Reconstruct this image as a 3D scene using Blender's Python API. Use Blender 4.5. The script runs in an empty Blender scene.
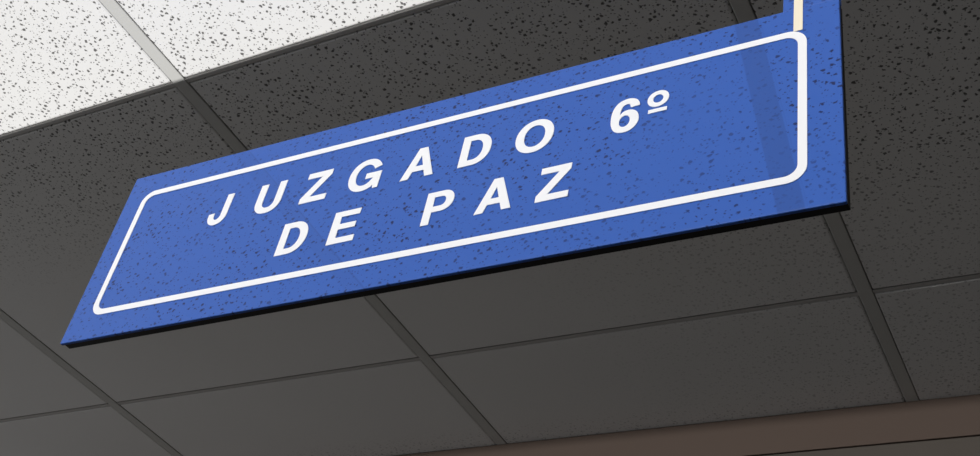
import bpy, bmesh, math, random
from mathutils import Matrix, Vector
random.seed(4)
S = 0.75                      # metres per layout unit (one ceiling panel = 0.61 m)
EYE = 1.60                    # camera height
H = 1.2 * S                   # ceiling above the camera
CZ = EYE + H                  # ceiling height
C = bpy.context.scene.collection
sc = bpy.context.scene

# ------------------------------------------------------------------ helpers
def link(name, me, mat=None, parent=None):
    o = bpy.data.objects.new(name, me); C.objects.link(o)
    if mat and me: me.materials.append(mat)
    if parent: o.parent = parent
    return o
def box_bm(bm, a, b, bevel=0.0, seg=2):
    vs = [bm.verts.new((x, y, z)) for x in (a[0], b[0]) for y in (a[1], b[1]) for z in (a[2], b[2])]
    for f in ((0,1,3,2),(4,6,7,5),(0,4,5,1),(2,3,7,6),(0,2,6,4),(1,5,7,3)):
        bm.faces.new([vs[i] for i in f])
    if bevel:
        es = list({e for v in vs for e in v.link_edges})
        bmesh.ops.bevel(bm, geom=es, offset=bevel, segments=seg, affect='EDGES', profile=.5)
def bm_obj(name, bm, mat, parent=None, smooth=False):
    bmesh.ops.recalc_face_normals(bm, faces=bm.faces)
    me = bpy.data.meshes.new(name); bm.to_mesh(me); bm.free()
    if smooth:
        for p in me.polygons: p.use_smooth = True
    return link(name, me, mat, parent)
def box(name, a, b, mat, parent=None, bevel=0.0):
    bm = bmesh.new(); box_bm(bm, a, b, bevel); return bm_obj(name, bm, mat, parent)

# ------------------------------------------------------------------ materials
def new_mat(name, col, rough=.6, spec=.4):
    m = bpy.data.materials.new(name); m.use_nodes = True
    b = m.node_tree.nodes['Principled BSDF']
    b.inputs['Base Color'].default_value = (*col, 1); b.inputs['Roughness'].default_value = rough
    b.inputs['Specular IOR Level'].default_value = spec
    return m, m.node_tree, b
def N(nt, t, **kw):
    n = nt.nodes.new(t)
    for k, v in kw.items(): setattr(n, k, v)
    return n
def math_n(nt, op, a, b=None, c=None, clamp=False):
    n = N(nt, 'ShaderNodeMath', operation=op, use_clamp=clamp)
    for i, v in enumerate((a, b, c)):
        if v is None: continue
        if isinstance(v, (int, float)): n.inputs[i].default_value = v
        else: nt.links.new(v, n.inputs[i])
    return n.outputs[0]
def flecks(nt, vec, scale, rmin, rmax, chance, stretch=(1, 1.6, 1), warp=.35, rot=.5):
    """mask of small irregular flecks, 1 inside a fleck"""
    mp = N(nt, 'ShaderNodeMapping'); nt.links.new(vec, mp.inputs[0])
    mp.inputs['Rotation'].default_value = (0, 0, rot)
    mp.inputs['Scale'].default_value = (scale*stretch[0], scale*stretch[1], scale*stretch[2])
    no = N(nt, 'ShaderNodeTexNoise'); no.inputs['Scale'].default_value = 1.6; no.inputs['Detail'].default_value = 2
    nt.links.new(mp.outputs[0], no.inputs['Vector'])
    sub = N(nt, 'ShaderNodeVectorMath', operation='SUBTRACT'); nt.links.new(no.outputs['Color'], sub.inputs[0])
    sub.inputs[1].default_value = (.5, .5, .5)
    sl = N(nt, 'ShaderNodeVectorMath', operation='SCALE'); nt.links.new(sub.outputs[0], sl.inputs[0]); sl.inputs['Scale'].default_value = warp*2
    ad = N(nt, 'ShaderNodeVectorMath', operation='ADD'); nt.links.new(mp.outputs[0], ad.inputs[0]); nt.links.new(sl.outputs[0], ad.inputs[1])
    vo = N(nt, 'ShaderNodeTexVoronoi', voronoi_dimensions='2D'); vo.inputs['Scale'].default_value = 1
    nt.links.new(ad.outputs[0], vo.inputs['Vector'])
    sp = N(nt, 'ShaderNodeSeparateColor'); nt.links.new(vo.outputs['Color'], sp.inputs[0])
    rad = math_n(nt, 'MULTIPLY_ADD', sp.outputs[0], rmax - rmin, rmin)
    on = math_n(nt, 'LESS_THAN', sp.outputs[1], chance)
    d = math_n(nt, 'SUBTRACT', rad, vo.outputs['Distance'])
    e = math_n(nt, 'DIVIDE', d, .12, clamp=True)
    return math_n(nt, 'MULTIPLY', e, on)
def mixc(nt, fac, a, b):
    n = N(nt, 'ShaderNodeMix', data_type='RGBA')
    if isinstance(fac, (int, float)): n.inputs[0].default_value = fac
    else: nt.links.new(fac, n.inputs[0])
    for i, v in ((6, a), (7, b)):
        if isinstance(v, tuple): n.inputs[i].default_value = (*v, 1)
        else: nt.links.new(v, n.inputs[i])
    return n.outputs[2]

# mineral-fibre ceiling panels, pitted; the pits fade over some stretches to imitate blur
M_panel, nt, b = new_mat('mineral_fibre', (.72, .72, .72), .95, .1)
geo = N(nt, 'ShaderNodeNewGeometry')
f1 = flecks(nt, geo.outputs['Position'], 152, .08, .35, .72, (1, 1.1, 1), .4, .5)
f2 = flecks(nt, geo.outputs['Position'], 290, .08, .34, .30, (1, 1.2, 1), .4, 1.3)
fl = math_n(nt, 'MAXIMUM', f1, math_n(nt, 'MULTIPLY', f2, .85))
xyz = N(nt, 'ShaderNodeSeparateXYZ'); nt.links.new(geo.outputs['Position'], xyz.inputs[0])
def ramp(v, a0, a1, t0, t1):
    n = N(nt, 'ShaderNodeMapRange', interpolation_type='SMOOTHSTEP'); nt.links.new(v, n.inputs[0])
    for i, q in enumerate((a0, a1, t0, t1)): n.inputs[i+1].default_value = q
    return n.outputs[0]
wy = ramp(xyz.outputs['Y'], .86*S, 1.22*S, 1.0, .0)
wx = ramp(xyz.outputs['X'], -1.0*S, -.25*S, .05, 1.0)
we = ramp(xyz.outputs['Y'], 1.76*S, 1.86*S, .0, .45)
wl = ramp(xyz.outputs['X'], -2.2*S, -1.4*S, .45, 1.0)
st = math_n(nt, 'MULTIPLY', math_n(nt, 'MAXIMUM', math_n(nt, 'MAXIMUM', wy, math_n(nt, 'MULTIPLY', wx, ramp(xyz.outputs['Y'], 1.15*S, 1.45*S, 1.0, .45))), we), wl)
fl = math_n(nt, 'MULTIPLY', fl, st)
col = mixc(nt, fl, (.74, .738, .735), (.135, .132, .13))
big = N(nt, 'ShaderNodeTexNoise'); big.inputs['Scale'].default_value = 3; nt.links.new(geo.outputs['Position'], big.inputs['Vector'])
col2 = N(nt, 'ShaderNodeMix', data_type='RGBA', blend_type='MULTIPLY'); col2.inputs[0].default_value = .10
nt.links.new(col, col2.inputs[6]); nt.links.new(big.outputs['Fac'], col2.inputs[7])
nt.links.new(col2.outputs[2], b.inputs['Base Color'])
bp = N(nt, 'ShaderNodeBump', invert=True); bp.inputs['Strength'].default_value = .25; bp.inputs['Distance'].default_value = .002
nt.links.new(fl, bp.inputs['Height']); nt.links.new(bp.outputs[0], b.inputs['Normal'])

M_bar, _, _ = new_mat('grid_paint', (.50, .50, .485), .6, .3)
M_tee, _, _ = new_mat('cross_tee_paint', (.45, .44, .43), .6, .3)
M_void, _, _ = new_mat('plenum', (.05, .05, .05), .9)
M_wall, nt, b = new_mat('brown_paint', (.078, .056, .045), .85, .2)
tc = N(nt, 'ShaderNodeNewGeometry'); no = N(nt, 'ShaderNodeTexNoise'); no.inputs['Scale'].default_value = 14; no.inputs['Detail'].default_value = 5
nt.links.new(tc.outputs['Position'], no.inputs['Vector'])
nt.links.new(mixc(nt, no.outputs['Fac'], (.069, .060, .052), (.080, .069, .060)), b.inputs['Base Color'])
M_trim, _, _ = new_mat('brown_band_paint', (.082, .060, .049), .8, .2)
M_floor, nt, b = new_mat('floor_tile', (.2, .19, .18), .5)
br = N(nt, 'ShaderNodeTexBrick', offset=0); br.inputs['Scale'].default_value = 1.6; br.inputs['Brick Width'].default_value = .5; br.inputs['Row Height'].default_value = .5
br.inputs['Mortar Size'].default_value = .008
br.inputs['Color1'].default_value = (.12, .12, .12, 1); br.inputs['Color2'].default_value = (.13, .13, .13, 1); br.inputs['Mortar'].default_value = (.08, .08, .08, 1)
g = N(nt, 'ShaderNodeNewGeometry'); nt.links.new(g.outputs['Position'], br.inputs['Vector']); nt.links.new(br.outputs['Color'], b.inputs['Base Color'])
# blue acrylic; ceiling pits and grid bars seen through are painted into the colour
def blue_mat(name, showthrough_bars):
    m, nt, b = new_mat(name, (.05, .115, .47), .38, .25)
    tc = N(nt, 'ShaderNodeTexCoord'); mp = N(nt, 'ShaderNodeMapping'); nt.links.new(tc.outputs['Object'], mp.inputs[0])
    mp.inputs['Rotation'].default_value = (math.radians(-90), 0, 0)      # panel lies in object XZ -> texture XY
    f1 = flecks(nt, mp.outputs[0], 150, .10, .34, .55, (1, 1.2, 1), .4, .9)
    f2 = flecks(nt, mp.outputs[0], 290, .10, .34, .30, (1, 1.2, 1), .4, 2.0)
    f = math_n(nt, 'MAXIMUM', f1, math_n(nt, 'MULTIPLY', f2, .8))
    no = N(nt, 'ShaderNodeTexNoise'); no.inputs['Scale'].default_value = 9; nt.links.new(tc.outputs['Object'], no.inputs['Vector'])
    mr = N(nt, 'ShaderNodeMapRange'); nt.links.new(no.outputs['Fac'], mr.inputs[0])
    for i, q in enumerate((.34, .58, .42, 1.0)): mr.inputs[i+1].default_value = q
    f = math_n(nt, 'MULTIPLY', f, mr.outputs[0])
    sx = N(nt, 'ShaderNodeSeparateXYZ'); nt.links.new(tc.outputs['Object'], sx.inputs[0])
    col = mixc(nt, f, (.029, .104, .43), (.006, .018, .10))
    for (x0, z0, x1, z1, w, a) in showthrough_bars:
        dx, dz = x1-x0, z1-z0; L = math.hypot(dx, dz)
        u = math_n(nt, 'ADD', math_n(nt, 'MULTIPLY', sx.outputs[0], dz/L), math_n(nt, 'MULTIPLY', sx.outputs[2], -dx/L))
        u = math_n(nt, 'SUBTRACT', u, (x0*dz - z0*dx)/L)
        d = math_n(nt, 'ABSOLUTE', u)
        k = math_n(nt, 'MULTIPLY', math_n(nt, 'DIVIDE', math_n(nt, 'SUBTRACT', w, d), .0012, clamp=True), a)
        col = mixc(nt, k, col, (.022, .076, .31))
    nt.links.new(col, b.inputs['Base Color'])
    return m
SY = .78                       # sign plane, layout units
K = SY * S / 1000.0            # one sign unit (1/1000) in metres
def su(x, z): return (x*K, z*K)
def stk(x0, z0, x1, z1, w, a): return (x0*K, z0*K, x1*K, z1*K, w*K, a)
M_blue = blue_mat('blue_acrylic', [stk(232, 372, 554, 37, 13, .22), stk(250, 372, 568, 37, 1.8, .8), stk(1120, 372, 1190, 0, 17, .7), stk(1139, 372, 1209, 0, 1.5, .3)])
M_black, _, _ = new_mat('black_tray', (.006, .006, .008), .5, .2)
M_white, _, _ = new_mat('white_vinyl', (.86, .87, .90), .45, .3)
M_cream, nt, b = new_mat('cream_strip', (.86, .78, .62), .5, .3)

# ------------------------------------------------------------------ the setting
XS = [-3.655, -2.830, -2.005, -1.1835, -.3545, .472, 1.298, 2.124]     # main runners (layout units)
YS = [-.765, .010, .780, 1.533]                                  # cross tees
YW = 1.862                                                      # wall
ceiling = box('ceiling', (XS[0]*S, YS[0]*S, CZ+.022), (XS[-1]*S, YW*S+.12, CZ+.10), M_void)
ceiling['kind'] = 'structure'
ceiling['label'] = 'suspended ceiling of pitted mineral fibre panels in a painted metal grid'
BW, TW = .0225*S, .0085*S
edgesY = YS + [YW]
def panel_mesh(w, d):
    bm = bmesh.new(); box_bm(bm, (-w/2, -d/2, 0), (w/2, d/2, .017), .0025, 2)
    bmesh.ops.recalc_face_normals(bm, faces=bm.faces)
    me = bpy.data.meshes.new('ceiling_panel'); bm.to_mesh(me); bm.free(); me.materials.append(M_panel); return me
cache = {}
for j in range(len(edgesY)-1):
    for i in range(len(XS)-1):
        g = .0014
        x0, x1 = XS[i]*S + BW/2 + .0004, XS[i+1]*S - BW/2 - g
        y0, y1 = edgesY[j]*S + TW/2 + .0004, edgesY[j+1]*S - (TW/2 if j < len(edgesY)-2 else 0) - .0012
        key = (round(x1-x0, 4), round(y1-y0, 4))
        if key not in cache: cache[key] = panel_mesh(x1-x0, y1-y0)
        o = link('ceiling_panel', cache[key], None, ceiling)
        o.location = ((x0+x1)/2, (y0+y1)/2, CZ + random.uniform(-.0003, .0003))
for x in XS:
    box('main_runner', (x*S-BW/2, YS[0]*S, CZ-.0005), (x*S+BW/2, YW*S, CZ+.022), M_bar, ceiling, .0008)
for y in YS:
    for i in range(len(XS)-1):
        box('cross_tee', (XS[i]*S+BW/2, y*S-TW/2, CZ+.0003), (XS[i+1]*S-BW/2, y*S+TW/2, CZ+.022), M_tee, ceiling, .0006)
XL, XR = XS[0]*S, XS[-1]*S
wall = box('wall_back', (XL, YW*S, 0), (XR, YW*S+.12, CZ+.022), M_wall)
wall['kind'] = 'structure'; wall['label'] = 'dark brown painted wall meeting the far edge of the ceiling'
FY = -.5*S                                                       # slab edge, set so the upward sun stops across the ceiling
trim_o = box('trim_1', (XL, YW*S-.0045, CZ-.080*S), (XR, YW*S, CZ-.0006), M_trim, None, .0006)
trim_o['kind'] = 'structure'; trim_o['label'] = 'brown band along the top of the back wall under the ceiling'
blocker_floor = box('blocker_floor', (XL, FY, -.15), (XR, YW*S, 0), M_floor); blocker_floor['kind'] = 'structure'  # unseen slab added to block the upward sun from the far ceiling

# ------------------------------------------------------------------ the sign
def arc(cx, cy, rx, ry, a0, a1, n=20, p=2.0):
    out = []
    for i in range(n+1):
        a = math.radians(a0 + (a1-a0)*i/n); c, s = math.cos(a), math.sin(a)
        out.append((cx + rx*math.copysign(abs(c)**(2/p), c), cy + ry*math.copysign(abs(s)**(2/p), s)))
    return out
def crom(pts, n=6):
    out = []; m = len(pts)
    for i in range(m):
        p0, p1, p2, p3 = pts[i-1], pts[i], pts[(i+1) % m], pts[(i+2) % m]
        for k in range(n):
            t = k/n
            out.append(tuple(.5*((2*p1[q]) + (-p0[q]+p2[q])*t + (2*p0[q]-5*p1[q]+4*p2[q]-p3[q])*t*t + (-p0[q]+3*p1[q]-3*p2[q]+p3[q])*t**3) for q in (0, 1)))
    return out
G = {}
G['J'] = [[(26.5,63),(40,63)] + arc(20.3,20,19.7,21.3,0,-180,24,2.15) + [(0.4,24.5),(12.4,25.5)] + arc(19.5,20,7,10.2,180,360,16)]
G['U'] = [[(0,63)] + arc(26,24,26,25.3,180,360,28,2.2) + [(52,63),(37.8,63)] + arc(26,24,11.8,13.5,360,180,20,2.2) + [(14.2,63)]]
G['Z'] = [[(x*.955, y) for x, y in [(2,63),(51,63),(51,52.5),(18.5,11.6),(52.5,11.6),(52.5,0),(0,0),(0,11),(32.5,51.4),(2,51.4)]]]
G['G'] = [arc(30,31.5,30,33,24,303,44,2.1) + [(49,7),(51,0),(60,0),(60,34),(32,34),(32,23),(47,23)] + arc(30,31.5,16.5,21.5,320,26,36,2.1)]
G['A'] = [[(0,0),(22.3,63),(37,63),(59.5,0),(44.6,0),(40,14),(19.4,14),(14.6,0)], [(23,25),(29.7,46),(36.4,25)]]
G['D'] = [[(0,0),(0,63)] + arc(23,31.5,29,31.5,90,-90,30,2.15), [(14,11.3)] + arc(22,31.5,15.6,20.2,-90,90,24,2.15) + [(14,51.7)]]
G['O'] = [arc(31,31.5,31,33,0,354,59,2.1), arc(31,31.5,17,21.5,354,0,59,2.1)]
G['E'] = [[(0,0),(0,63),(46.5,63),(46.5,52),(14,52),(14,38),(44,38),(44,27.2),(14,27.2),(14,11.2),(48,11.2),(48,0)]]
G['P'] = [[(0,0),(0,63)] + arc(28,43,20.5,20,90,-90,24,2.15) + [(14,23),(14,0)], [(14,34)] + arc(26.5,43.2,8.2,9.2,-90,90,16,2.1) + [(14,52.4)]]
G['6'] = [crom([(42.2,47.5),(38.5,58),(31,63.4),(22.5,64.8),(12,62),(4.5,54),(.8,43),(0,31),(1.2,18),(5.5,7),(12,1),(21.5,-1.3),(31,.4),(38.5,6.5),(42.4,15),(42.6,25),(39.4,34),(33,40),(25,42),(18,40),(13.6,35.8),(14.2,44),(16.6,50.8),(22.4,54.3),(26.8,52.6),(29.0,46.4),(35.5,46.6)]), arc(21.4,20.8,8.2,11.2,354,0,40)]
G['o'] = [arc(16,46.5,16,15.8,0,352,44,2.05), arc(16,46.5,7.6,8,352,0,40), [(3,20),(3,27),(30.5,27),(30.5,20)]]
def outline_mesh(name, polys, depth):
    cu = bpy.data.curves.new(name, 'CURVE'); cu.dimensions = '2D'; cu.fill_mode = 'BOTH'; cu.extrude = depth/2
    for pl in polys:
        s = cu.splines.new('POLY'); s.points.add(len(pl)-1); s.use_cyclic_u = True
        for p, (x, y) in zip(s.points, pl): p.co = (x*K, y*K, 0, 1)
    t = bpy.data.objects.new('tmp', cu); C.objects.link(t)
    bpy.context.view_layer.update()
    me = bpy.data.meshes.new_from_object(t.evaluated_get(bpy.context.evaluated_depsgraph_get()))
    bpy.data.objects.remove(t); bpy.data.curves.remove(cu)
    me.name = name
    me.transform(Matrix.Translation((0, -depth/2, 0)) @ Matrix.Rotation(math.pi/2, 4, 'X'))   # XY -> XZ, facing -Y
    return me
PW, PH = 1254, 367             # sign face in sign units
sign = bpy.data.objects.new('hanging_sign', None); C.objects.link(sign)
sign.location = (-1.5*SY*S, SY*S, EYE + .91*SY*S); sign.empty_display_size = .1
sign['label'] = 'blue rectangular sign with white border and white capitals hanging below the dark ceiling panels'
sign['category'] = 'sign'
TH = .0035
FACE = [(1, 11), (1251, 5.5), (1247, 363.5), (-7, 373)]      # the sign hangs very slightly askew
def quad_prism(name, q, y0, y1, mat, parent, bevel):
    bm = bmesh.new()
    vs = [[bm.verts.new((x*K, y, z*K)) for x, z in q] for y in (y0, y1)]
    bm.faces.new(vs[0]); bm.faces.new(vs[1][::-1])
    for i in range(4): bm.faces.new((vs[0][i], vs[1][i], vs[1][(i+1) % 4], vs[0][(i+1) % 4]))
    bmesh.ops.recalc_face_normals(bm, faces=bm.faces)
    bmesh.ops.bevel(bm, geom=list(bm.edges), offset=bevel, segments=3, affect='EDGES', profile=.5)
    return bm_obj(name, bm, mat, parent)
panel = quad_prism('face_panel', FACE, 0, TH, M_blue, sign, .0008)
bk = quad_prism('back_tray', [(4, 13), (1251, 7.5), (1246, 360), (-3, 370)], TH, TH+.0075, M_black, sign, .0006); bk['label'] = 'black back tray of the sign'
def rquad(q, r):
    out = []
    for i in range(4):
        p, a, b = Vector(q[i]), Vector(q[i-1]), Vector(q[(i+1) % 4])
        s0 = p + (a-p).normalized()*r; s1 = p + (b-p).normalized()*r
        k = .5523
        c0, c1 = s0 + (p-s0)*k, s1 + (p-s1)*k
        for j in range(11):
            t = j/10; u = 1-t
            out.append(tuple(s0*u**3 + c0*3*u*u*t + c1*3*u*t*t + s1*t**3))
    return out
BQ = [(41.5, 57.5), (1207, 49), (1205, 318.5), (36.5, 327)]
BI = [(52.5, 68.5), (1195.5, 60.5), (1193.5, 307.5), (48, 315.5)]
bme = outline_mesh('border_line', [rquad(BQ, 26), rquad(BI, 17)[::-1]], .0006)
bo = link('border_line', bme, M_white, sign); bo['label'] = 'white rounded border line'
lib = {}
for ch, x, z in [('J',223,206),('U',320.5,206.5),('Z',414,206.5),('G',501.5,205.5),('A',601.5,205.5),('D',700.5,205.5),('O',791,204),('6',938,201.5),('o',989.5,205.5),
                 ('D',402.5,105.5),('E',498.5,105.5),('P',662,104.5),('A',748.5,104.5),('Z',842.5,103.5)]:
    if ch not in lib:
        lib[ch] = outline_mesh('letter', G[ch], .0006); lib[ch].materials.append(M_white)
    o = link('digit' if ch == '6' else 'ordinal_mark' if ch == 'o' else 'letter', lib[ch], None, sign)
    o.location = (x*K, 0, z*K)
    if x > 590: o.scale = (.965, 1, .972)
    o['label'] = 'white %s' % {'6': 'digit 6', 'o': 'raised underlined o'}.get(ch, 'capital ' + ch)
top = CZ - (EYE + .91*SY*S)
hp = box('hanger_post', (1172*K, .0003, 362.5*K), (1246*K, TH+.006, top-.0005), blue_mat('blue_post', []), sign, .0008)
hp['label'] = 'blue upright post joining the sign to the ceiling'
st = box('post_stripe', (1187.5*K, -.0006, 317*K), (1199.5*K, 0, top-.0005), M_cream, hp); st['label'] = 'cream white stripe down the post'
st.parent = hp

# ------------------------------------------------------------------ camera
cam = bpy.data.cameras.new('camera'); co = bpy.data.objects.new('camera', cam); C.objects.link(co)
cam.sensor_width = 36; cam.lens = 1179.54/980*36; cam.clip_start = .01
R = Matrix(((0.87221451,0.17608151,0.45633009),(0.45754277,-0.62351962,-0.6339384),(0.17290593,0.7617208,-0.62440769)))
co.matrix_world = Matrix.Translation((0, 0, EYE)) @ R.to_4x4()
sc.camera = co

# ------------------------------------------------------------------ light
def sun(name, direction, strength, angle, col=(1, 1, 1)):
    l = bpy.data.lights.new(name, 'SUN'); l.energy = strength; l.angle = math.radians(angle); l.color = col
    o = bpy.data.objects.new(name, l); C.objects.link(o)
    o.rotation_euler = Vector(direction).to_track_quat('-Z', 'Y').to_euler(); return o
# low daylight entering the open gallery: reaches the sign and the wall, never the underside of the ceiling
sun('daylight', (.25, 1, -.003), 2.15, .8, (1, .985, .96))
# added upward sun brightens the near ceiling; the added slab's edge cuts it off
edge_y = (.780*S - TW/2) - .001
sun('added_upward_sun', (0, edge_y - FY, CZ), 3.75, .12, (1, .99, .97))
def area(name, loc, target, size, power, col=(1, 1, 1)):
    l = bpy.data.lights.new(name, 'AREA'); l.shape = 'RECTANGLE'; l.size, l.size_y = size; l.energy = power; l.color = col
    o = bpy.data.objects.new(name, l); C.objects.link(o); o.location = loc
    o.rotation_euler = (Vector(target) - Vector(loc)).to_track_quat('-Z', 'Y').to_euler(); return o
# added fill lamps: ceiling lighter from the left, sign lighter at its left end
area('left_fill', (XL - .5, .9, 1.1), (0, .9, 2.2), (1.2, 1.4), 5.2)
area('front_fill', (-2.2, -1.5, 2.3), (-.9, SY*S, 2.3), (1.4, .3), 9)
w = bpy.data.worlds.new('world'); sc.world = w; w.use_nodes = True
w.node_tree.nodes['Background'].inputs[0].default_value = (.95, .97, 1, 1)
w.node_tree.nodes['Background'].inputs[1].default_value = .053
vs = sc.view_settings; vs.view_transform = 'Standard'; vs.look = 'None'; vs.exposure = 0; vs.gamma = 1; vs.use_curve_mapping = False
